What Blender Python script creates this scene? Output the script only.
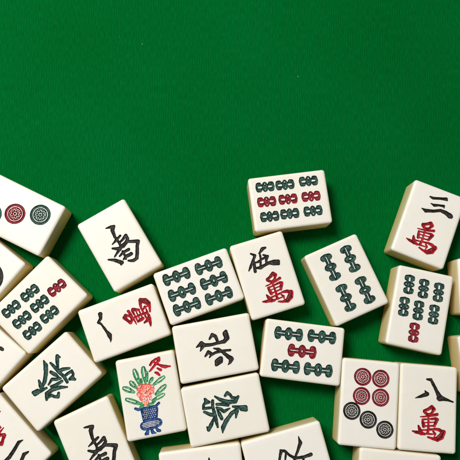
import bpy, math, json
import numpy as np
from mathutils import Matrix, Vector

# ------------------------------------------------------------------ camera, light, exposure
U = 0.00047                      # one drawing unit in metres (a tile is about 56 x 78 x 30 units)
H = 30.0                         # tile thickness in units
scene = bpy.context.scene
for o in list(bpy.data.objects): bpy.data.objects.remove(o)
F = 601.561
ROT = [[0.9997448, 0.0, -0.0225916], [0.0036994, 0.9865014, 0.163711], [0.0222867, -0.1637528, 0.9862496]]
cam_d = bpy.data.cameras.new('camera'); cam = bpy.data.objects.new('camera', cam_d)
scene.collection.objects.link(cam); scene.camera = cam
Rm = np.array(ROT)
flip = np.array([1, -1, -1])
right, down, fwd = (Rm[i] * flip for i in range(3))
C = (-Rm.T @ np.array([0, 0, F])) * flip
m = Matrix.Identity(4)
for i in range(3):
    m[i][0] = right[i]; m[i][1] = -down[i]; m[i][2] = -fwd[i]
m[0][3], m[1][3], m[2][3] = C[0] * U, C[1] * U, (C[2] + H) * U
cam.matrix_world = m
cam_d.sensor_fit = 'HORIZONTAL'; cam_d.sensor_width = 36.0
cam_d.lens = 36.0 * F / 460.0
cam_d.clip_start = 0.01; cam_d.clip_end = 50.0

world = bpy.data.worlds.new('World'); scene.world = world; world.use_nodes = True
bg = world.node_tree.nodes['Background']
bg.inputs['Color'].default_value = (0.97, 0.98, 1.0, 1); bg.inputs['Strength'].default_value = 0.11

def area_lamp(name, loc, size, power, col):
    d = bpy.data.lights.new(name, 'AREA'); d.shape = 'SQUARE'; d.size = size; d.energy = power; d.color = col
    o = bpy.data.objects.new(name, d); scene.collection.objects.link(o); o.location = loc
    o.rotation_euler = (Vector((0.0, -0.02, 0)) - Vector(loc)).to_track_quat('-Z', 'Y').to_euler()
    return o
area_lamp('softbox_lamp', (-0.38, 0.35, 0.86), 0.32, 11.9, (1.0, 0.972, 0.915))
scene.view_settings.view_transform = 'Standard'; scene.view_settings.look = 'None'
scene.view_settings.exposure = 0.0; scene.view_settings.gamma = 1.0
scene.render.engine = 'CYCLES'

# ------------------------------------------------------------------ materials
class NT:
    def __init__(s, name):
        s.m = bpy.data.materials.new(name); s.m.use_nodes = True; s.t = s.m.node_tree
        s.b = s.t.nodes['Principled BSDF']; s.tc = s.t.nodes.new('ShaderNodeTexCoord')
    def n(s, kind, **kw):
        n = s.t.nodes.new('ShaderNode' + kind)
        for k, v in kw.items():
            if k.startswith('_'): setattr(n, k[1:], v)
            else: n.inputs[k.replace('__', ' ')].default_value = v
        return n
    def l(s, a, b): s.t.links.new(a, b)
    def noise(s, scale, detail=3.0, rough=0.5, vec=None):
        n = s.n('TexNoise', Scale=scale, Detail=detail, Roughness=rough)
        s.l(vec or s.tc.outputs['Object'], n.inputs['Vector']); return n.outputs['Fac']
    def ramp(s, fac, stops):
        r = s.t.nodes.new('ShaderNodeValToRGB'); e = r.color_ramp.elements
        while len(e) < len(stops): e.new(0.5)
        for q, (p, c) in zip(e, stops): q.position = p; q.color = (*c, 1)
        s.l(fac, r.inputs['Fac']); return r.outputs['Color']
    def mix(s, fac, a, b, mode='MIX'):
        x = s.t.nodes.new('ShaderNodeMix'); x.data_type = 'RGBA'; x.blend_type = mode
        for v, i in ((fac, 0), (a, 6), (b, 7)):
            if hasattr(v, 'links'): s.l(v, x.inputs[i])
            else: x.inputs[i].default_value = v if i == 0 else (*v, 1)
        return x.outputs[2]
    def math(s, op, a, b=0.0, clamp=False):
        x = s.t.nodes.new('ShaderNodeMath'); x.operation = op; x.use_clamp = clamp
        for v, i in ((a, 0), (b, 1)):
            if hasattr(v, 'links'): s.l(v, x.inputs[i])
            else: x.inputs[i].default_value = v
        return x.outputs[0]
    def bump(s, h, strength, dist):
        b = s.n('Bump', Strength=strength, Distance=dist); s.l(h, b.inputs['Height'])
        s.l(b.outputs['Normal'], s.b.inputs['Normal'])

def ivory_material():
    t = NT('aged_ivory_plastic')
    xyz = t.n('SeparateXYZ'); t.l(t.tc.outputs['Object'], xyz.inputs[0])
    info = t.n('ObjectInfo')
    # yellowed flanks: the old resin is white on the face and honey coloured lower down
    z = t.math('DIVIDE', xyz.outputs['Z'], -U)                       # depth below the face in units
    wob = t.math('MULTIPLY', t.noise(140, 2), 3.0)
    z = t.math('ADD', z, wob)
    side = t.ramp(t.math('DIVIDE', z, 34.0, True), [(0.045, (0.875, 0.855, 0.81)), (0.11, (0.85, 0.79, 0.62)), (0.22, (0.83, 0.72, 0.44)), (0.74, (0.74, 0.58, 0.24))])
    mott = t.ramp(t.noise(60, 4, 0.6), [(0.3, (0.975, 0.965, 0.945)), (0.7, (1, 1, 1))])
    col = t.mix(1.0, side, mott, 'MULTIPLY')
    per = t.ramp(info.outputs['Random'], [(0.0, (0.98, 0.97, 0.935)), (1.0, (1, 1, 1))])
    col = t.mix(1.0, col, per, 'MULTIPLY')
    # a few faint specks of grime
    v = t.n('TexVoronoi', Scale=420.0); t.l(t.tc.outputs['Object'], v.inputs['Vector'])
    sp = t.math('MULTIPLY', t.math('LESS_THAN', v.outputs['Distance'], 0.07), t.math('GREATER_THAN', t.noise(90, 1), 0.60))
    col = t.mix(t.math('MULTIPLY', sp, 0.35), col, (0.42, 0.33, 0.2))
    t.l(col, t.b.inputs['Base Color'])
    t.b.inputs['Roughness'].default_value = 0.36
    t.l(t.ramp(t.noise(90, 4), [(0.3, (0.30,) * 3), (0.7, (0.46,) * 3)]), t.b.inputs['Roughness'])
    t.b.inputs['Subsurface Weight'].default_value = 0.25
    t.b.inputs['Subsurface Radius'].default_value = (1.0, 0.75, 0.45)
    t.b.inputs['Subsurface Scale'].default_value = 0.0012
    t.b.inputs['IOR'].default_value = 1.5
    t.b.inputs['Specular IOR Level'].default_value = 0.25
    # hairline scratches from years of shuffling
    sc = None
    for ang, k in ((0.5, 1.0), (2.1, 1.0), (1.2, 1.0)):
        mp = t.n('Mapping'); mp.inputs['Rotation'].default_value = (0, 0, ang); mp.inputs['Scale'].default_value = (900, 22, 60)
        t.l(t.tc.outputs['Object'], mp.inputs['Vector'])
        nz = t.n('TexNoise', Scale=1.0, Detail=1.0); t.l(mp.outputs[0], nz.inputs['Vector'])
        s1 = t.math('GREATER_THAN', nz.outputs['Fac'], 0.70)
        sc = s1 if sc is None else t.math('ADD', sc, s1)
    t.bump(t.math('ADD', t.noise(260, 3, 0.6), t.math('MULTIPLY', sc, -0.5)), 0.22, 0.00022)
    return t.m

def paint(name, dark, mid, light, rough=0.5, wear_or_shade=0.09):
    t = NT(name)
    n = t.noise(900, 4, 0.65)
    at = t.n('Attribute', _attribute_name='worn_or_shaded')           # paint rubbed thin mid cut; in bright red, groove shade put into colour
    n = t.math('ADD', n, t.math('MULTIPLY', at.outputs['Fac'], wear_or_shade))
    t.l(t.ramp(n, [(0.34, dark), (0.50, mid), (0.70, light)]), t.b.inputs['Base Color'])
    t.b.inputs['Roughness'].default_value = rough
    t.b.inputs['Specular IOR Level'].default_value = 0.22
    t.bump(t.noise(1600, 3), 0.35, 0.00012)
    return t.m

def cloth_material():
    t = NT('green_ribbed_cloth')
    xyz = t.n('SeparateXYZ'); t.l(t.tc.outputs['Object'], xyz.inputs[0])
    # woven ribs run up the cloth; slow noise lets them fade in and out, fine noise is the loose fibre
    x = t.math('ADD', xyz.outputs['X'], t.math('MULTIPLY', t.noise(22, 1), 0.0016))
    rib = t.math('SINE', t.math('MULTIPLY', x, 2 * math.pi / (2.55 * U)))
    amp = t.ramp(t.noise(45, 2), [(0.36, (0.12,) * 3), (0.62, (1.0,) * 3)])
    cmb = t.n('CombineXYZ'); t.l(xyz.outputs['X'], cmb.inputs[0]); t.l(t.math('MULTIPLY', xyz.outputs['Y'], 0.16), cmb.inputs[1])
    fib = t.noise(1700, 2, 0.65, cmb.outputs[0])
    ra = t.math('MULTIPLY', rib, amp)
    h = t.math('ADD', ra, t.math('MULTIPLY', fib, 1.3))
    col = t.ramp(t.noise(14, 2), [(0.3, (0.0004, 0.104, 0.0155)), (0.7, (0.0006, 0.118, 0.0210))])
    k = t.math('ADD', t.math('MULTIPLY', ra, 0.10), fib)
    thr = t.ramp(k, [(0.28, (0.72, 0.80, 0.76)), (0.5, (0.98, 0.98, 0.98)), (0.72, (1.9, 1.18, 1.36))])
    col = t.mix(1.0, col, thr, 'MULTIPLY')
    lv = t.n('TexVoronoi', Scale=75.0); t.l(t.tc.outputs['Object'], lv.inputs['Vector'])      # sparse lint
    lint = t.math('MULTIPLY', t.math('LESS_THAN', t.math('ADD', lv.outputs['Distance'], t.math('MULTIPLY', fib, 0.06)), 0.056), t.math('GREATER_THAN', t.noise(28, 1), 0.55))
    col = t.mix(t.math('MULTIPLY', lint, 0.5), col, (0.25, 0.36, 0.2))
    t.l(col, t.b.inputs['Base Color'])
    t.b.inputs['Roughness'].default_value = 0.9
    t.b.inputs['Specular IOR Level'].default_value = 0.0
    t.bump(h, 0.34, 0.00009)
    return t.m

IVORY = ivory_material()
PAINT = {
    'G': paint('dark_green_paint', (0.004, 0.014, 0.011), (0.012, 0.042, 0.033), (0.06, 0.14, 0.115)),
    'D': paint('grey_green_paint', (0.008, 0.030, 0.024), (0.020, 0.062, 0.050), (0.06, 0.13, 0.10)),
    'K': paint('black_paint', (0.008, 0.007, 0.006), (0.016, 0.014, 0.012), (0.055, 0.048, 0.04), wear_or_shade=0.08),
    'N': paint('charcoal_green_paint', (0.010, 0.012, 0.011), (0.022, 0.027, 0.025), (0.06, 0.07, 0.065)),
    'R': paint('deep_red_paint', (0.07, 0.006, 0.010), (0.20, 0.010, 0.020), (0.34, 0.03, 0.045)),
    'W': paint('bright_red_paint', (0.08, 0.006, 0.008), (0.40, 0.009, 0.018), (0.62, 0.03, 0.045), wear_or_shade=-0.13),  # darker along the middle of each cut: groove shade painted into the red
    'S': paint('scarlet_paint', (0.16, 0.006, 0.010), (0.50, 0.010, 0.025), (0.60, 0.03, 0.05), wear_or_shade=0.0),
    'L': paint('leaf_green_paint', (0.015, 0.11, 0.04), (0.06, 0.30, 0.12), (0.22, 0.55, 0.31)),
    'C': paint('coral_paint', (0.66, 0.085, 0.06), (0.88, 0.20, 0.15), (0.92, 0.42, 0.34), wear_or_shade=0.05),
    'B': paint('blue_paint', (0.006, 0.018, 0.08), (0.014, 0.05, 0.19), (0.06, 0.15, 0.36)),
}

# ------------------------------------------------------------------ engraved drawings (strokes: x, y, half width in tile units)
DATA = json.loads(r'''{"G":{
"wan":[[[-3.71,-2.14,1.32],[-0.4,-0.42,1.15],[3.73,2.17,1.49],[5.47,0.04,1.65]],[[-4.11,-2.97,0.99],[-1.97,-4.58,1.15],[0.57,-5.19,0.82],[3.9,-4.12,0.99],[5.08,-1.2,1.15]],[[-7.73,-8.26,0.33],[-3.97,-7.8,0.66],[1.03,-6.77,0.82],[5.2,-5.79,0.99],[9.19,-4.51,1.15]],[[0.57,-5.19,0.74],[0.61,-6.8,0.74]],[[-5.57,-10.67,0.82],[-4.81,-13.82,1.31],[-4.12,-17.21,1.31]],[[-5.57,-10.67,0.74],[1.11,-9.82,0.66],[7.79,-8.81,0.99],[9.66,-9.71,1.15]],[[9.32,-9.74,1.31],[7.89,-12.82,1.31],[6.72,-15.97,0.98]],[[-4.23,-13.61,0.49],[7.46,-12.38,0.49]],[[-4.13,-17.05,0.57],[7.13,-15.77,0.57]],[[0.35,-6.42,0.82],[0.54,-13.24,0.74],[0.69,-18.84,0.9],[0.22,-23.27,1.06]],[[-15.23,-22.64,0.49],[-11.87,-23.42,1.14],[-6.85,-23.82,1.47],[-3.07,-24.73,0.98]],[[-9.31,-17.22,0.65],[-8.21,-20.33,1.31],[-6.44,-23.79,1.79]],[[-6.1,-21.13,0.65],[-0.27,-20.35,0.65],[8.05,-19.06,0.9],[11.82,-19.57,1.31],[16.05,-21.8,1.63]],[[16.04,-21.48,1.8],[13.64,-25.82,2.45],[9.96,-28.65,1.95],[4.95,-28.48,0.98],[0.33,-27.25,0.65]],[[-3.09,-24.33,0.73],[1.92,-24.18,0.65],[5.67,-24.05,0.57]],[[5.6,-21.49,0.65],[7.74,-23.48,0.82],[6.97,-25.94,0.57]]],
"eight":[[[-12.7,8.69,0.28],[-7.54,10.47,1.12],[-1.46,13.25,1.68],[-3.43,15.84,0.56]],[[-1.83,27.03,0.75],[1.98,26.87,1.31]],[[1.98,27.06,1.13],[4.48,22.45,1.22],[7.46,17.17,1.31],[10.44,11.9,2.05],[12.38,10.22,2.05],[18.09,9.3,1.12],[23.82,7.65,0.56]],[[9.07,9.96,1.12],[10.52,8.7,1.12],[15.24,9.53,1.3]]],
"three":[[[-8.01,27.08,0.54],[-4.6,26.69,1.17],[2.61,28.98,1.08],[8.17,30.61,1.44],[9.39,29.74,0.72]],[[-4.9,20.54,0.45],[-1.44,19.98,1.16],[3.1,21.79,0.9],[7.93,22.75,1.16],[8.96,21.03,0.45]],[[-12.04,12.47,0.36],[-7.53,11.56,1.61],[0.03,14.09,1.25],[6.44,17.31,1.25],[12.15,16.98,1.79],[16.84,15.47,2.32],[18.35,15.11,1.79]]],
"one":[[[15.81,18.8,1.7],[11.69,19.89,1.23],[9.07,23.07,1.13]],[[9.07,23.07,1.13],[6.56,20.93,0.85],[-1.93,18.32,1.03],[-6.46,16.88,1.88],[-9.95,16.88,1.12],[-13.03,17.93,0.28]]],
"five":[[[-9.42,25.06,0.69],[-5.8,22.14,1.13],[-10.23,16.68,1.04],[-14.1,11.53,1.04],[-16.24,9.02,0.34]],[[-8.47,17.96,0.87],[-9.56,11.04,1.3],[-10.36,6.78,1.29]],[[6.52,26.6,0.87],[3.22,26.23,1.57],[-1.0,22.96,0.87]],[[-0.59,22.83,0.87],[-1.43,16.72,0.78],[-4.11,9.39,0.86]],[[-8.01,15.1,0.52],[-4.86,15.04,0.87],[0.19,16.68,0.87],[6.08,18.07,0.95]],[[6.19,17.86,1.04],[3.65,14.72,1.04],[2.6,11.42,0.78]],[[2.2,20.16,0.78],[6.36,17.53,0.78]],[[-8.33,9.77,0.86],[-4.13,8.76,1.38],[0.84,10.14,1.21],[5.68,11.11,1.39],[10.24,11.18,1.39],[14.3,9.67,1.73]],[[5.5,10.54,1.04],[9.5,8.87,1.38],[14.1,7.65,1.39]]],
"south":[[[-3.35,21.16,0.39],[1.55,19.98,1.18],[4.29,18.92,1.18]],[[3.53,18.56,1.57],[1.11,16.21,1.47],[0.07,9.37,1.07],[0.87,0.9,0.88],[-0.22,-3.02,0.88]],[[-5.84,3.75,0.39],[-0.36,5.63,1.17],[5.13,7.51,0.88]],[[1.25,1.58,0.68],[5.94,3.02,1.07],[10.02,4.94,1.37],[10.17,1.07,1.07],[5.82,-1.14,0.88]],[[0.5,-1.74,0.78],[9.38,-0.75,0.88]],[[-7.75,0.33,0.68],[-3.42,-2.81,1.26],[2.75,-3.65,0.97],[8.89,-1.6,0.68]],[[-10.03,-8.3,0.48],[-5.26,-5.7,0.97],[-0.94,-4.3,0.87]],[[-5.34,-10.19,0.68],[-0.63,-8.69,1.07],[5.63,-8.78,1.26]],[[-3.46,-14.71,0.68],[0.45,-13.64,1.26],[5.62,-13.89,1.46]],[[-0.31,-7.52,0.87],[-0.72,-12.38,0.87],[-1.3,-15.77,0.68]],[[-16.51,-7.49,0.48],[-11.38,-11.12,1.35],[-6.78,-16.69,1.64],[-8.05,-17.96,0.77]],[[9.31,-1.85,1.17],[13.61,-4.07,1.27],[17.61,-6.45,1.46],[14.21,-10.48,1.27],[11.0,-16.54,1.36],[8.19,-20.53,1.45],[4.09,-20.92,1.16],[-0.04,-18.45,0.68]]],
"north":[[[4.06,17.6,0.52],[6.78,12.33,1.88],[5.8,9.83,1.04]],[[4.67,10.56,1.46],[3.98,2.67,1.25],[4.38,-3.82,1.25],[4.67,-9.76,1.57],[7.47,-12.94,2.09],[12.05,-12.15,2.31],[13.81,-13.0,1.47]],[[9.45,3.85,0.73],[13.08,0.54,1.47],[10.98,-2.31,1.36],[5.49,-3.48,1.04]],[[-0.16,14.59,0.52],[2.61,12.51,1.25],[4.87,10.52,1.04]],[[-6.07,10.82,0.52],[-2.58,7.02,1.56],[-4.66,4.19,1.25]],[[-7.83,6.87,0.42],[-5.58,4.88,1.04],[-4.21,0.91,1.14],[-3.82,-5.57,1.04],[-4.3,-14.03,0.83]],[[0.04,1.22,0.52],[-1.82,-3.25,1.25],[-5.02,-6.42,1.25],[-9.41,-10.44,1.56],[-12.6,-13.6,1.97],[-15.95,-11.93,1.14],[-17.63,-9.7,0.41]],[[-16.03,1.93,0.93],[-12.59,0.79,1.66],[-10.58,-3.62,1.76],[-13.7,-3.59,1.35],[-16.32,1.45,0.72]]],
"green":[[[-13.15,-16.62,0.96],[-10.72,-16.76,0.95],[-8.54,-19.14,0.95],[-5.72,-19.89,0.95]],[[-13.66,-17.08,0.74],[-9.95,-13.39,0.85],[-9.31,-17.68,0.74]],[[-5.31,-19.97,0.95],[-4.56,-13.54,0.95]],[[-10.44,-10.0,1.06],[-4.81,-11.08,1.16],[1.69,-10.36,1.27],[6.99,-10.29,1.37],[13.93,-9.77,0.63]],[[-2.1,-19.81,0.74],[1.4,-14.46,1.37],[2.75,-10.35,1.27]],[[5.59,-11.99,0.74],[11.15,-15.78,1.37],[14.58,-18.62,1.36],[11.94,-19.75,0.53]],[[-14.13,-7.1,0.53],[-9.99,-2.4,1.27],[-6.46,4.61,1.49],[-5.92,11.1,1.59],[-9.8,14.63,0.96]],[[-12.95,2.58,0.96],[-15.2,5.22,1.17],[-12.82,7.51,0.96],[-9.94,8.59,0.96],[-8.57,13.84,0.85]],[[-6.63,-6.9,0.95],[-5.47,-1.08,1.17],[-3.44,3.8,0.74]],[[-3.56,-7.49,0.74],[-1.6,-4.03,1.16],[1.18,-1.28,1.16],[-0.42,4.52,0.53]],[[-1.92,-7.25,0.53],[2.58,-5.93,1.37],[7.07,-4.61,1.16]],[[-1.53,8.04,0.74],[0.24,13.18,1.38],[1.31,19.57,1.48],[3.66,19.65,1.27],[2.61,15.46,1.06]],[[1.47,12.39,0.95],[3.88,5.87,1.37],[9.94,-0.8,1.58],[15.43,-4.93,1.58],[19.89,-6.23,0.42]],[[3.3,10.93,1.38],[8.89,8.72,0.53]]],
"two":[[[-16.1,10.36,0.32],[-12.19,9.09,1.27],[-4.73,11.64,1.43],[2.49,13.31,1.42],[7.64,13.19,1.11],[12.61,11.61,1.58]],[[-13.03,21.79,0.63],[-8.61,20.77,1.43],[-3.34,23.22,1.26],[1.66,25.38,0.95],[2.87,27.42,0.39]]],
"west":[[[-18.82,15.52,0.33],[-12.81,15.68,1.66],[-8.4,12.52,1.22],[-1.89,7.7,0.99]],[[-11.11,-4.37,0.99],[-9.76,-0.64,1.11],[-4.27,3.09,1.1],[-1.01,6.86,1.21],[0.35,14.7,1.32],[-0.09,22.49,1.44]],[[-10.65,-3.92,1.33],[-4.3,-7.24,1.1],[4.77,-10.63,1.1]],[[-6.87,-0.29,0.88],[2.14,-4.02,0.77],[4.5,0.58,0.99]],[[-1.01,6.86,1.1],[7.45,3.25,1.1],[14.91,-1.82,1.09]],[[1.08,14.49,0.99],[11.16,12.74,1.32],[17.44,7.4,1.31]],[[4.91,-10.08,0.88],[7.16,2.16,0.99],[10.13,13.04,0.99]]],
"tip22":[[[17.33,-7.94,0.36],[14.98,-7.92,1.08],[9.54,-6.33,0.95],[2.41,-7.25,0.95]],[[12.54,-1.0,0.72],[10.49,-8.16,1.07],[11.76,-16.92,0.72]],[[5.46,-1.45,0.83],[4.69,-12.42,1.07]]],
"tip6":[[[7.39,26.59,1.24],[5.28,26.1,1.48],[2.38,22.86,1.11],[1.14,17.0,0.86]],[[-3.88,24.02,0.87],[3.04,18.6,0.99],[6.13,10.02,0.86]]],
"winter":[[[4.23,28.1,0.68],[6.44,30.68,0.81],[9.36,32.25,0.56],[13.42,32.92,0.93],[13.26,30.89,0.87],[8.66,27.26,0.74],[4.81,23.94,0.56],[2.31,22.24,0.19]],[[7.5,30.6,0.43],[11.14,27.73,0.56],[15.14,25.1,0.93],[18.11,23.91,1.11],[22.8,23.46,0.25]],[[10.5,23.92,0.43],[13.3,21.71,0.8]],[[7.99,20.23,0.43],[9.54,19.31,0.93],[11.41,17.28,0.56]]],
"leaves":[[[-11.48,25.68,1.17],[-10.87,22.46,1.95],[-10.1,18.44,1.66],[-9.08,13.1,0.49]],[[-2.77,26.33,1.24],[-2.76,22.9,2.06],[-2.74,18.61,1.75],[-2.71,12.91,0.51]],[[-16.55,15.43,1.04],[-15.46,13.94,1.74],[-14.09,12.08,1.48],[-12.27,9.59,0.43]],[[-23.73,11.34,1.16],[-21.49,9.97,1.94],[-18.68,8.27,1.65],[-14.95,6.0,0.48]],[[-22.75,0.56,0.91],[-19.4,-1.23,1.52],[-15.23,-3.46,1.3],[-9.66,-6.44,0.38]],[[15.04,14.45,0.86],[12.34,13.18,1.44],[8.98,11.59,1.22],[4.5,9.48,0.36]],[[14.75,6.2,1.04],[12.27,4.65,1.74],[9.16,2.72,1.48],[5.04,0.14,0.43]],[[12.28,-1.4,0.8],[9.4,-2.33,1.33],[5.81,-3.48,1.13],[1.03,-5.02,0.33]],[[4.27,15.59,0.74],[3.28,14.49,1.23],[2.04,13.12,1.05],[0.39,11.29,0.31]],[[-6.7,16.47,0.68],[-6.69,15.28,1.13],[-6.68,13.79,0.96],[-6.67,11.81,0.28]],[[-9.23,17.84,0.55],[-9.02,16.07,0.92],[-8.75,13.86,0.78],[-8.39,10.91,0.23]],[[0.3,22.11,0.43],[-0.01,19.93,0.72],[-0.4,17.22,0.61],[-0.91,13.6,0.18]]],
"leafcut":[[[-11.48,25.68,0.32],[-10.87,22.46,0.32],[-10.1,18.44,0.32]],[[-2.77,26.33,0.32],[-2.76,22.9,0.32],[-2.74,18.61,0.32]],[[-16.55,15.43,0.32],[-15.46,13.94,0.32],[-14.09,12.08,0.32]],[[-23.73,11.34,0.32],[-21.49,9.97,0.32],[-18.68,8.27,0.32]],[[-22.75,0.56,0.32],[-19.4,-1.23,0.32],[-15.23,-3.46,0.32]],[[15.04,14.45,0.32],[12.34,13.18,0.32],[8.98,11.59,0.32]],[[14.75,6.2,0.32],[12.27,4.65,0.32],[9.16,2.72,0.32]],[[12.28,-1.4,0.32],[9.4,-2.33,0.32],[5.81,-3.48,0.32]]],
"stems":[[[-11.66,-9.11,0.81],[-8.3,-7.72,0.91]],[[-4.18,-8.1,0.91],[0.64,-7.39,0.81],[3.15,-6.14,0.61]],[[-9.46,-5.26,0.51],[-8.43,-8.51,0.61]],[[-3.1,-5.96,0.51],[-4.04,-9.14,0.61]]],
"bloom":[[[-8.34,8.02,3.47],[-3.66,7.75,3.68],[0.82,6.28,3.47]],[[-8.54,3.55,3.87],[-3.97,2.68,4.49],[0.21,2.6,3.06]],[[-7.13,-0.6,3.46],[-2.36,-1.51,2.85]],[[-5.35,-2.48,3.05],[-5.69,-6.49,1.83]]],
"bloomcut":[[[2.08,1.05,0.47],[2.97,0.44,0.47]],[[-0.98,6.39,0.47],[0.15,7.19,0.47]],[[-7.81,4.55,0.47],[-7.15,5.04,0.47]],[[-0.4,-4.71,0.47],[-1.11,-4.78,0.47]],[[-11.17,5.88,0.47],[-12.25,5.15,0.47]],[[-6.38,-3.08,0.47],[-5.92,-3.92,0.47]],[[-8.13,9.78,0.47],[-7.82,10.4,0.47]],[[-0.92,3.62,0.47],[-1.01,2.74,0.47]],[[-3.24,8.37,0.47],[-3.95,8.41,0.47]],[[-4.42,1.0,0.47],[-4.67,0.74,0.47]],[[-6.2,1.53,0.47],[-5.55,2.07,0.47]],[[-6.22,3.28,0.47],[-5.76,3.69,0.47]],[[-3.96,1.09,0.47],[-3.11,1.21,0.47]],[[-1.78,6.9,0.47],[-1.68,7.53,0.47]],[[1.66,2.79,0.47],[2.36,2.83,0.47]],[[1.53,3.2,0.47],[1.16,3.12,0.47]],[[-0.37,-2.97,0.47],[-0.04,-2.19,0.47]],[[-2.48,6.25,0.47],[-2.14,5.38,0.47]],[[-4.48,1.5,0.47],[-5.37,1.59,0.47]],[[-9.98,2.39,0.47],[-10.34,1.91,0.47]],[[-9.98,9.63,0.47],[-9.61,9.53,0.47]],[[-4.22,-1.99,0.47],[-4.34,-2.6,0.47]],[[-5.28,-2.97,0.47],[-4.83,-2.34,0.47]],[[-7.21,-1.73,0.47],[-7.41,-1.06,0.47]],[[-4.59,4.54,0.47],[-4.33,4.62,0.47]],[[-7.65,4.84,0.47],[-7.94,4.07,0.47]],[[2.09,-0.04,0.47],[1.16,-0.34,0.47]],[[-2.66,-2.03,0.47],[-2.82,-1.1,0.47]],[[-1.99,7.91,0.47],[-1.56,7.22,0.47]],[[-6.76,-2.93,0.47],[-7.56,-3.68,0.47]],[[-5.54,-0.58,0.47],[-5.18,-1.63,0.47]],[[3.35,8.09,0.47],[2.35,8.2,0.47]],[[-11.43,2.05,0.47],[-11.41,1.71,0.47]],[[-4.76,6.3,0.47],[-3.92,5.67,0.47]],[[-10.56,9.89,0.47],[-10.22,10.26,0.47]],[[-6.4,-0.68,0.47],[-6.84,-1.47,0.47]],[[-1.43,1.66,0.47],[-2.05,1.96,0.47]],[[-1.84,-4.54,0.47],[-2.58,-3.66,0.47]],[[-1.8,-2.31,0.47],[-2.74,-2.8,0.47]],[[-0.8,-0.42,0.47],[-1.11,-0.24,0.47]],[[-7.12,-1.39,0.47],[-7.42,-0.97,0.47]],[[0.77,-4.03,0.47],[1.62,-4.82,0.47]],[[-9.39,9.79,0.47],[-9.39,9.06,0.47]],[[0.7,0.03,0.47],[1.74,0.55,0.47]],[[-7.62,-3.57,0.36],[-8.1,-7.76,0.36]],[[-5.9,-3.9,0.36],[-6.38,-8.09,0.36]],[[-4.17,-4.23,0.36],[-4.65,-8.42,0.36]]],
"vase":[[[-16.21,-9.26,0.73],[-13.69,-10.71,0.89],[-9.09,-10.62,0.73],[3.48,-10.42,0.73],[6.51,-8.31,0.73]],[[-9.48,-12.98,1.62],[3.05,-12.94,1.62]],[[-9.48,-12.98,1.62],[-9.09,-20.75,1.62]],[[3.05,-12.94,1.62],[1.09,-20.68,1.62]],[[-8.78,-16.36,1.78],[2.12,-16.01,1.78]],[[-8.42,-19.26,1.78],[1.35,-19.11,1.78]],[[-9.21,-21.53,1.29],[0.73,-21.82,1.29]],[[-10.45,-26.54,3.54],[-3.81,-26.6,3.87],[2.99,-25.73,3.39]],[[-7.41,-30.74,0.64],[-9.22,-34.17,1.61]],[[-4.12,-30.97,0.97],[-3.57,-33.65,1.13],[-2.02,-35.79,1.61]],[[0.57,-30.26,0.81],[1.54,-32.86,1.13],[3.37,-33.37,0.8]]],
"vasecut":[[[-8.98,-12.99,0.28],[-8.04,-12.36,0.28]],[[-6.89,-12.99,0.28],[-5.95,-12.36,0.28]],[[-4.8,-12.98,0.28],[-3.86,-12.35,0.28]],[[-2.72,-12.98,0.28],[-1.78,-12.34,0.28]],[[-0.63,-12.97,0.28],[0.31,-12.34,0.28]],[[1.46,-12.96,0.28],[2.4,-12.33,0.28]],[[-8.44,-14.8,0.28],[-7.5,-14.17,0.28]],[[-6.35,-14.79,0.28],[-5.42,-14.16,0.28]],[[-4.27,-14.79,0.28],[-3.33,-14.16,0.28]],[[-2.18,-14.78,0.28],[-1.24,-14.15,0.28]],[[-0.09,-14.78,0.28],[0.85,-14.14,0.28]],[[2.0,-14.77,0.28],[2.94,-14.14,0.28]],[[-9.57,-16.61,0.28],[-8.63,-15.98,0.28]],[[-7.49,-16.6,0.28],[-6.55,-15.97,0.28]],[[-5.4,-16.6,0.28],[-4.46,-15.97,0.28]],[[-3.32,-16.59,0.28],[-2.38,-15.96,0.28]],[[-1.23,-16.59,0.28],[-0.29,-15.96,0.28]],[[0.86,-16.58,0.28],[1.8,-15.95,0.28]],[[-9.03,-18.41,0.28],[-8.1,-17.78,0.28]],[[-6.95,-18.41,0.28],[-6.01,-17.78,0.28]],[[-4.87,-18.4,0.28],[-3.93,-17.77,0.28]],[[-2.78,-18.4,0.28],[-1.84,-17.77,0.28]],[[-0.7,-18.39,0.28],[0.24,-17.76,0.28]],[[1.39,-18.39,0.28],[2.33,-17.76,0.28]],[[-10.16,-20.22,0.28],[-9.23,-19.59,0.28]],[[-8.08,-20.21,0.28],[-7.15,-19.58,0.28]],[[-6.0,-20.21,0.28],[-5.06,-19.58,0.28]],[[-3.92,-20.2,0.28],[-2.98,-19.57,0.28]],[[-1.83,-20.2,0.28],[-0.89,-19.57,0.28]],[[0.25,-20.19,0.28],[1.19,-19.56,0.28]],[[-11.35,-24.43,0.32],[-3.75,-23.71,0.32],[3.68,-24.12,0.32]],[[-12.41,-25.84,0.32],[-3.77,-25.12,0.32],[4.7,-25.5,0.32]],[[-11.81,-27.24,0.32],[-4.01,-26.52,0.32],[3.62,-26.92,0.32]],[[-9.53,-28.48,0.32],[-4.42,-27.77,0.32],[0.49,-28.23,0.32]]]},
"WP":{"8wan":[0.0,0.0],
"5wan":[2.25,-1.59],
"3wan":[-2.09,-0.29],
"1man":[3.11,-1.37],
"wan2":[-3.11,-2.0]},
"M":{"9bam":[["knot",
"G",16.93,23.32,-90.8],["knot",
"G",16.67,2.83,-90.8],["knot",
"G",17.55,-21.47,-90.8],["knot",
"R",1.55,23.68,-90.9],["knot",
"R",1.55,1.9,-90.9],["knot",
"R",1.56,-21.73,-90.9],["knot",
"G",-13.87,22.74,-90.9],["knot",
"G",-13.5,2.32,-90.9],["knot",
"G",-13.55,-21.44,-90.9]],
"5wan":[],
"3wan":[],
"7bamR":[["knot",
"G",-14.76,22.18,-87.1],["knot",
"G",-0.01,21.12,-87.3],["knot",
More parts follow.
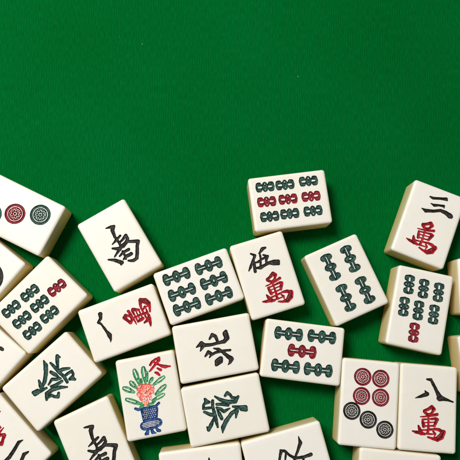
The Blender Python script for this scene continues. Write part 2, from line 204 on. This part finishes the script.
"G",15.18,20.73,-87.6],["knot",
"G",-16.16,-0.49,-87.0],["knot",
"G",-1.55,-1.17,-87.3],["knot",
"G",13.96,-1.82,-87.5],["knot",
"R",-2.31,-23.38,-87.3]],
"4bam":[["rod",
"G",-9.2,17.38,-89.9],["rod",
"G",12.36,17.04,-90.2],["rod",
"G",-8.35,-16.08,-90.0],["rod",
"G",12.3,-16.96,-90.2]],
"5bam":[["rod",
"G",15.8,15.51,-89.3],["rod",
"G",16.82,-17.05,-89.3],["rod",
"R",0.71,0.76,-89.3],["rod",
"G",-15.25,15.19,-89.3],["rod",
"G",-14.91,-16.55,-89.3]],
"6bam":[["rod",
"G",-16.39,-17.29,89.8],["rod",
"G",-15.6,16.13,89.8],["rod",
"G",-0.05,-17.4,89.7],["rod",
"G",0.12,15.9,89.7],["rod",
"G",15.01,-17.55,89.6],["rod",
"G",15.84,15.4,89.6]],
"north":[],
"green2":[],
"flower":[],
"7dots":[["dot",
"R",-7.69,24.43,7.93],["dot",
"R",9.82,24.17,7.94],["dot",
"R",-7.82,6.4,7.87],["dot",
"R",10.53,6.58,7.88],["dot",
"K",-16.41,-8.23,7.82],["dot",
"K",-0.22,-14.93,7.8],["dot",
"K",16.15,-22.67,7.78]],
"8wan":[],
"1man":[],
"south":[],
"green1":[],
"7bamL":[["knot",
"G",-15.56,-21.09,84.5],["knot",
"G",-13.84,1.97,84.5],["knot",
"R",1.4,23.6,84.3],["knot",
"G",-0.51,-21.02,84.3],["knot",
"G",0.61,1.34,84.3],["knot",
"G",14.3,-21.43,84.1],["knot",
"G",14.99,0.72,84.1]],
"south2":[],
"3dots":[["dot",
"R",0.78,-2.28,10.12],["dot",
"D",-9.43,20.65,10.13],["dot",
"D",11.28,-23.07,10.11]],
"1dot":[["dot",
"K",6.37,4.9,16.09]],
"left6":[],
"wan2":[],
"bot22":[],
"bot23":[],
"bot24":[],
"right25":[],
"right26":[]},
"T":{"9bam":[60.774,-30.556,-262.626,55.79,79.19],
"5wan":[36.893,45.041,17.061,55.33,76.93],
"3wan":[201.198,-7.101,-21.459,55.78,78.2],
"7bamR":[187.454,78.85,-12.354,56.19,79.15],
"4bam":[115.483,49.164,23.877,58.18,75.87],
"5bam":[70.621,119.836,82.95,55.9,78.04],
"6bam":[-30.82,56.058,-69.761,53.91,77.2],
"north":[-14.361,116.003,-259.76,55.68,76.66],
"green2":[-4.687,173.803,-78.878,56.02,76.62],
"flower":[-75.666,160.278,10.669,57.03,76.51],
"7dots":[133.662,168.279,-5.286,56.1,81.54],
"8wan":[190.375,172.779,-4.669,55.74,81.11],
"1man":[-103.028,91.729,-249.324,53.43,77.94],
"south":[-109.765,15.229,30.981,54.07,78.27],
"green1":[-169.858,146.658,-227.634,54.95,80.21],
"7bamL":[-186.606,74.046,-43.586,57.49,79.17],
"south2":[-125.729,207.38,24.886,55.99,78.0],
"3dots":[-211.866,-15.25,-116.063,55.62,79.5],
"1dot":[-246.264,47.917,-38.079,55.6,77.45],
"left6":[-241.146,132.685,-40.135,55.58,77.38],
"wan2":[-213.261,204.229,-136.349,55.31,77.88],
"bot22":[-25.651,235.556,-263.262,55.62,77.79],
"bot23":[54.846,220.556,-74.976,55.66,78.0],
"bot24":[159.22,240.013,-95.79,55.5,78.16],
"right25":[267.081,55.904,-90.304,55.77,78.62],
"right26":[264.809,128.798,-84.636,55.84,78.48]}}''')
G, WP, MARKS, TILES = DATA['G'], DATA['WP'], DATA['M'], DATA['T']

def capsules(X, Y, strokes, grow=0.0):
    S = np.full(X.shape, -9.0)
    for st in strokes:
        if len(st) == 1: st = [st[0], st[0]]
        for (x0, y0, r0), (x1, y1, r1) in zip(st, st[1:]):
            dx, dy = x1 - x0, y1 - y0; L2 = dx * dx + dy * dy
            t = 0.0 if L2 < 1e-9 else np.clip(((X - x0) * dx + (Y - y0) * dy) / L2, 0, 1)
            S = np.maximum(S, (r0 + (r1 - r0) * t) + grow - np.hypot(X - x0 - dx * t, Y - y0 - dy * t))
    return S
def ell(X, Y, cx, cy, rx, ry):
    q = np.hypot((X - cx) / rx, (Y - cy) / ry)
    return (1 - q) * min(rx, ry)
def rod(X, Y, p):                                    # long bamboo rod: two flared ends and a knob, pale line along it
    _, _, cx, cy, a = p; c, s = math.cos(math.radians(a)), math.sin(math.radians(a))
    x = (X - cx) * c + (Y - cy) * s; y = -(X - cx) * s + (Y - cy) * c; ax = abs(x)
    S = capsules(x, y, [[(-10, 0, 2.7), (10, 0, 2.7)]])
    for sx in (-1, 1):
        S = np.maximum(S, capsules(x, y, [[(sx * 10.3, -3.0, 3.25), (sx * 11.2, 0, 3.0), (sx * 10.3, 3.0, 3.25)]]))
    S = np.maximum(S, ell(x, y, 0, 0, 4.1, 6.3) * 1.1)
    cut = np.maximum(0.34 - abs(y) + 0 * x, -9)
    cut = np.minimum(cut, np.minimum(ax - 3.6, 11.4 - ax))
    cut = np.maximum(cut, ell(x, y, 0, 0, 0.6, 1.1))
    return np.minimum(S, -cut)
def knot(X, Y, p):                                   # short bamboo: three stacked lobes
    _, _, cx, cy, a = p; c, s = math.cos(math.radians(a)), math.sin(math.radians(a))
    x = ((X - cx) * c + (Y - cy) * s) / 1.06; y = (-(X - cx) * s + (Y - cy) * c) / 1.03; ax = abs(x)
    S = ell(x, y, 0, 0, 3.0, 5.3)
    for sx in (-1, 1):
        S = np.maximum(S, capsules(x, y, [[(sx * 5.2, -3.1, 2.0), (sx * 6.6, -2.9, 2.1), (sx * 7.4, 0, 1.9), (sx * 6.6, 2.9, 2.1), (sx * 5.2, 3.1, 2.0)]]))
    S = np.maximum(S, capsules(x, y, [[(-5, -1.9, 1.1), (5, -1.9, 1.1)], [(-5, 1.9, 1.1), (5, 1.9, 1.1)]]))
    cut = capsules(x, y, [[(-6.0, 0, 0.75), (-3.9, 0, 0.55)], [(6.0, 0, 0.75), (3.9, 0, 0.55)], [(4.2, -0.4, 0.55), (4.2, 0.4, 0.55)], [(-4.2, -0.4, 0.55), (-4.2, 0.4, 0.55)],
                          [(0.1, -2.4, 0.32), (0.1, -3.1, 0.32)], [(0.1, 2.4, 0.32), (0.1, 3.1, 0.32)]])
    return np.minimum(S, -cut)
def disc(X, Y, p):
    _, col, cx, cy, r = p; r = r * (1.07 if r < 9 else 1.02); x = (X - cx) / r; y = (Y - cy) / r; q = np.hypot(x, y); w = 0.36 / r
    w = max(w * 0.62, 0.02)
    S = 1 - q
    cut = w * 1.25 - abs(q - 0.70)
    n = 8 if r < 12 else 12
    th = np.arctan2(y, x)
    star = 0.40 + 0.085 * np.cos(n * th + cx)                # wavy petal ring
    cut = np.maximum(cut, w * 1.1 - abs(q - star) * 0.8)
    for k in range(n):
        a = (2 * math.pi * k + math.pi - cx) / n
        cut = np.maximum(cut, w * 0.9 - np.abs(np.hypot(x - 0.53 * math.cos(a), y - 0.53 * math.sin(a)) - 0.02))
    cut = np.maximum(cut, w - abs(q - 0.15))
    return np.minimum(S, -cut) * r

def T(strokes, dx=0, dy=0): return [[(x + dx, y + dy, w) for x, y, w in st] for st in strokes]
def glyph(name, dx=0, dy=0, grow=0.0, sc=1.0):
    P = [p for q in G[name] for p in q]
    mx, my = (min(p[0] for p in P) + max(p[0] for p in P)) / 2, (min(p[1] for p in P) + max(p[1] for p in P)) / 2
    st = [[(mx + (x - mx) * sc + dx, my + (y - my) * sc + dy, w * 1.2) for x, y, w in q] for q in G[name]]
    return lambda X, Y: capsules(X, Y, st, grow)
def with_cut(name, cut):
    return lambda X, Y: np.minimum(capsules(X, Y, G[name], 0.55), -capsules(X, Y, G[cut], -0.06))

COLW = {'G': 'green', 'R': 'red', 'K': 'black', 'D': 'green'}
def parts_for(key):
    """list of (name, label or None, paint, function)"""
    P = []
    for mk in MARKS[key]:
        fn = {'rod': rod, 'knot': knot, 'dot': disc}[mk[0]]
        nm = 'circle_mark' if mk[0] == 'dot' else 'bamboo_mark'
        mixed = len({q[1] for q in MARKS[key]}) > 1
        lab = None
        if mixed: lab = ('%s engraved circle' if mk[0] == 'dot' else '%s engraved bamboo stick') % COLW[mk[1]]
        P.append((nm, lab, mk[1], (lambda X, Y, f=fn, p=mk: f(X, Y, p))))
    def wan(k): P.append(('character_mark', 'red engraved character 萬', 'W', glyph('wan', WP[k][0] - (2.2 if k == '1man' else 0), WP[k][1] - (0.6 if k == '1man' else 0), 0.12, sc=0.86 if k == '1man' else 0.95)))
    def num(g, ch): P.append(('numeral_mark', 'black engraved numeral ' + ch, 'K', glyph(g, grow=0.10)))
    if key == '5wan': num('five', '伍'); wan(key)
    if key == '3wan': num('three', '三'); wan(key)
    if key == '8wan': num('eight', '八'); wan(key)
    if key == '1man': num('one', '一'); wan(key)
    if key == 'wan2': num('two', '二'); wan(key)
    if key in ('south', 'south2'): P.append(('character_mark', 'black engraved character 南', 'K', glyph('south', grow=0.2)))
    if key == 'north': P.append(('character_mark', 'black engraved character 北', 'K', glyph('north', grow=0.10)))
    if key in ('green1', 'green2'): P.append(('character_mark', 'dark green engraved character 發', 'G', glyph('green', grow=0.28)))
    if key == 'bot23': P.append(('character_mark', 'black engraved character cut off by the photo edge', 'K', glyph('west', grow=-0.05)))
    if key == 'bot22': P.append(('character_mark', None, 'K', glyph('tip22', grow=0.10)))
    if key == 'left6': P.append(('character_mark', None, 'K', glyph('tip6', grow=0.10)))
    if key == 'flower':
        P.append(('character_mark', 'red engraved character 冬', 'S', glyph('winter', grow=0.45)))
        P.append(('blossom_mark', 'coral engraved blossom', 'C', with_cut('bloom', 'bloomcut')))
        P.append(('stem_mark', 'green engraved stems above the vase', 'L', glyph('stems', grow=0.2)))
        P.append(('vase_mark', 'blue engraved vase with patterned belly and feet', 'B', with_cut('vase', 'vasecut')))
        for q in range(len(G['leaves'])):
            st = [G['leaves'][q]]; ct = [G['leafcut'][q]] if q < len(G['leafcut']) else None
            if ct: f = lambda X, Y, st=st, ct=ct: np.minimum(capsules(X, Y, st, 0.85), -capsules(X, Y, ct, 0.2))
            else: f = lambda X, Y, st=st: capsules(X, Y, st, 0.6)
            P.append(('leaf_mark', None, 'L', f))
    return P

# ------------------------------------------------------------------ tile builder
RH, RV, NR = 3.0, 2.3, 7          # rounding of the tile's edges
DEPTH, WALL = 0.95, 1.1          # engraving depth and wall run

def mesh_obj(name, verts, faces, mat, parent, smooth=True):
    me = bpy.data.meshes.new(name); me.from_pydata(verts, [], faces)
    me.materials.append(mat)
    me.polygons.foreach_set('use_smooth', np.full(len(me.polygons), smooth))
    me.update()
    o = bpy.data.objects.new(name, me); scene.collection.objects.link(o)
    o.parent = parent; return o

def march(xs, ys, S, want_inside, depth):
    """polygons of the region S>0 (or S<=0) over the grid; returns verts, faces, grid index map"""
    ny, nx = S.shape
    ins = S > 0
    if not want_inside: ins = ~ins
    q = ins[:-1, :-1].astype(int) + ins[:-1, 1:] + ins[1:, 1:] + ins[1:, :-1]
    verts = []; gid = np.full(S.shape, -1)
    jj, ii = np.nonzero(ins)
    gid[jj, ii] = np.arange(len(jj))
    if depth:
        t = np.clip(S[jj, ii] / WALL, 0, 1); z = -DEPTH * t * (1.25 - 0.25 * t)
        p = np.clip((S[jj, ii] - 1.2) / 0.9, 0, 1); z = z * (1 - 0.42 * p * p * (3 - 2 * p))      # broad cuts have a raised floor
    else: z = np.zeros(len(jj))
    V = np.stack([xs[ii], ys[jj], z], 1).tolist()
    fj, fi = np.nonzero(q == 4)
    Fc = np.stack([gid[fj, fi], gid[fj, fi + 1], gid[fj + 1, fi + 1], gid[fj + 1, fi]], 1).tolist()
    cross = {}
    def cr(a, b):
        k = (a, b) if a < b else (b, a)
        if k not in cross:
            (j0, i0), (j1, i1) = k; s0, s1 = S[j0, i0], S[j1, i1]
            t = s0 / (s0 - s1) if s0 != s1 else 0.5
            t = min(max(t, 0.02), 0.98)
            cross[k] = len(V); V.append([xs[i0] + (xs[i1] - xs[i0]) * t, ys[j0] + (ys[j1] - ys[j0]) * t, 0.0])
        return cross[k]
    for j, i in zip(*np.nonzero((q > 0) & (q < 4))):
        cs = [(j, i), (j, i + 1), (j + 1, i + 1), (j + 1, i)]; poly = []
        for a in range(4):
            c0, c1 = cs[a], cs[(a + 1) % 4]
            if ins[c0]: poly.append(int(gid[c0]))
            if ins[c0] != ins[c1]: poly.append(cr(c0, c1))
        if len(poly) > 2: Fc.append(poly)
    return V, Fc, gid

def scaled(V): return [(x * U, y * U, z * U) for x, y, z in V]

def build_tile(key, label, group='mahjong tiles lying face up on the green cloth'):
    x, y, rot, W, L = TILES[key]
    root = bpy.data.objects.new('mahjong_tile', None); scene.collection.objects.link(root)
    root.empty_display_size = 0.01
    root.location = (x * U, -y * U, 0.0); root.rotation_euler = (0, 0, math.radians(rot))
    root['label'] = label; root['category'] = 'mahjong tile'; root['group'] = group
    a, b = W / 2 - RH, L / 2 - RH
    parts = parts_for(key)
    # grid: fine where something is engraved, coarse elsewhere
    cx = np.linspace(-a, a, 61); cy = np.linspace(-b, b, 81)
    XX, YY = np.meshgrid(cx, cy)
    if parts:
        S = np.max([f(XX, YY) for *_, f in parts], 0); jj, ii = np.nonzero(S > -1.2)
        x0, x1 = max(-a, cx[ii.min()] - 1), min(a, cx[ii.max()] + 1)
        y0, y1 = max(-b, cy[jj.min()] - 1), min(b, cy[jj.max()] + 1)
        step = 0.22 if MARKS[key] or key == 'flower' else 0.26
        def lines(lo, hi, f0, f1):
            fine = np.arange(f0, f1, step)
            left = np.linspace(lo, f0, max(2, int((f0 - lo) / 4) + 2))[:-1] if f0 - lo > 0.05 else np.array([])
            rgt = np.linspace(f1, hi, max(2, int((hi - f1) / 4) + 2)) if hi - f1 > 0.05 else np.array([hi])
            if len(fine) and rgt[0] - fine[-1] < 0.05: fine = fine[:-1]
            return np.concatenate([left, fine, rgt])
        xs, ys = lines(-a, a, x0, x1), lines(-b, b, y0, y1)
    else:
        xs, ys = np.linspace(-a, a, 8), np.linspace(-b, b, 10)
    XX, YY = np.meshgrid(xs, ys)
    rng = np.random.RandomState(sum(map(ord, key)) % 997)
    wob = 0
    for fr in (0.35, 0.8, 1.5):                              # hand cut edges are never quite true
        for _ in range(2):
            an, ph = rng.uniform(0, 6.28), rng.uniform(0, 6.28)
            wob = wob + 0.045 * np.sin((XX * math.cos(an) + YY * math.sin(an)) * fr * rng.uniform(0.8, 1.2) + ph)
    Ss = [np.clip(f(XX, YY) + wob * (0.5 if pn != 'character_mark' and pn != 'numeral_mark' else 1.0), -9, 9) for pn, _l, _c, f in parts]
    edge = np.minimum.reduce([XX + a, a - XX, YY + b, b - YY]) - 1e-3
    for k in range(len(Ss)):
        Ss[k] = np.minimum(Ss[k], edge)
        for j in range(k): Ss[k] = np.minimum(Ss[k], -Ss[j] - 0.12)
    tot = np.max(Ss, 0) if Ss else np.full(XX.shape, -5.0)
    tot = np.where(np.abs(tot) < 1e-7, -1e-7, tot)
    V, Fc, gid = march(xs, ys, tot, False, False)
    # rounded rim, flanks and back
    loop = []
    nx, ny = len(xs), len(ys)
    def corner(k, base): return [(base, k * 90 - 90 + 90 * q / 6) for q in range(7)]
    per = []
    per += [((0, i), -90.0) for i in range(1, nx - 1)]
    per += [((0, nx - 1), -90 + 15 * q) for q in range(7)]
    per += [((j, nx - 1), 0.0) for j in range(1, ny - 1)]
    per += [((ny - 1, nx - 1), 15.0 * q) for q in range(7)]
    per += [((ny - 1, i), 90.0) for i in range(nx - 2, 0, -1)]
    per += [((ny - 1, 0), 90 + 15.0 * q) for q in range(7)]
    per += [((j, 0), 180.0) for j in range(ny - 2, 0, -1)]
    per += [((0, 0), 180 + 15.0 * q) for q in range(7)]
    rings = []
    prof = []
    for k in range(1, NR + 1):
        f = math.pi / 2 * k / NR; prof.append((RH * math.sin(f), -RV * (1 - math.cos(f))))
    zb = -(H - RV)
    prof += [(RH, -RV - (H - 2 * RV) * t) for t in (0.25, 0.5, 0.75)]
    for k in range(NR, -1, -1):
        f = math.pi / 2 * k / NR; prof.append((RH * math.sin(f), -H + RV * (1 - math.cos(f))))
    prev = [int(gid[j, i]) for (j, i), _ in per]
    for off, z in prof:
        cur = []
        for (j, i), an in per:
            c, s = math.cos(math.radians(an)), math.sin(math.radians(an))
            cur.append(len(V)); V.append([xs[i] + off * c, ys[j] + off * s, z])
        n = len(per)
        for q in range(n):
            r = (q + 1) % n
            fc = [prev[q], cur[q], cur[r], prev[r]]
            if prev[q] == prev[r]: fc = [prev[q], cur[q], cur[r]]
            Fc.append(fc)
        prev = cur
    # close the back (last ring has doubled corners: keep unique ones)
    seen = []; 
    for q, (g_, an) in enumerate(per):
        if not seen or per[seen[-1]][0] != g_: seen.append(q)
    Fc.append([prev[q] for q in reversed(seen)])
    body = mesh_obj('body', scaled(V), Fc, IVORY, root)
    body.location = (0, 0, H * U)
    for (nm, lab, pc, _), S in zip(parts, Ss):
        if S.max() <= 0: continue
        V, Fc, _g = march(xs, ys, S, True, True)
        if not Fc: continue
        o = mesh_obj(nm, scaled(V), Fc, PAINT[pc], root)
        o.location = (0, 0, H * U)
        at = o.data.attributes.new('worn_or_shaded', 'FLOAT', 'POINT')
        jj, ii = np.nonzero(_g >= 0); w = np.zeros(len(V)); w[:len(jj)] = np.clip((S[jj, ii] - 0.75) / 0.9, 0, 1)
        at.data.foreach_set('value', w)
        if lab: o['label'] = lab
    return root

# ------------------------------------------------------------------ the cloth the tiles lie on
n = 60
vs = []; fs = []
size = 1.6
for j in range(n + 1):
    for i in range(n + 1):
        vs.append((-size / 2 + size * i / n, -size / 2 + size * j / n, 0.0))
for j in range(n):
    for i in range(n):
        q = j * (n + 1) + i; fs.append((q, q + 1, q + n + 2, q + n + 1))
cloth = mesh_obj('ground', vs, fs, cloth_material(), None)
cloth['kind'] = 'structure'

# ------------------------------------------------------------------ the tiles
LABELS = {
    '3dots': 'white tile with a red and a green circle, topmost along the left edge',
    '1dot': 'white tile showing only the rim of one big dark circle at the left photo edge',
    '7bamL': 'white tile with six green sticks and one red stick, slanting at the left',
    'left6': 'white tile at the left edge with just a black stroke tip',
    'green1': 'white tile with a dark green 發 character, beside the left edge below the seven bamboo tile',
    'wan2': 'white tile with two black strokes in the bottom left corner',
    'south': 'white tile with a black 南 character, complete, with open green cloth above it',
    'south2': 'white tile with a black 南 cut off by the bottom edge, left of the flower tile',
    '1man': 'white tile with a black 一 and a red 萬, lying sideways below the complete 南 tile',
    'flower': 'white tile with a coral flower in a blue vase and a red 冬',
    '6bam': 'white tile with six dark green bamboo sticks in three rows',
    'north': 'white tile with a black 北 character, lying sideways below the six bamboo tile',
    'green2': 'white tile with a dark green 發 character, directly below the 北 tile',
    '5wan': 'white tile with a black 伍 above a red 萬',
    '9bam': 'white tile with nine short bamboo sticks, the middle row red',
    '4bam': 'white tile with four dark green bamboo sticks in two rows',
    '5bam': 'white tile with four green bamboo sticks around a red one',
    '3wan': 'white tile with a black 三 above a red 萬, near the right edge',
    '7bamR': 'white tile with six green bamboo sticks above one red, right of the four stick tile',
    '7dots': 'white tile with four red circles above three black circles on a diagonal',
    '8wan': 'white tile with a black 八 above a red 萬, right of the circles tile',
    'bot22': 'white bottom edge tile with just the tip of a black stroke, beside the flower tile',
    'bot23': 'white bottom edge tile showing the upper part of a black character',
    'bot24': 'blank looking white tile at the bottom edge below the seven circles tile',
    'right25': 'blank looking white tile at the right photo edge beside the right seven bamboo tile',
    'right26': 'blank looking white tile at the right photo edge above the 八萬 tile',
}
for key, label in LABELS.items():
    build_tile(key, label)
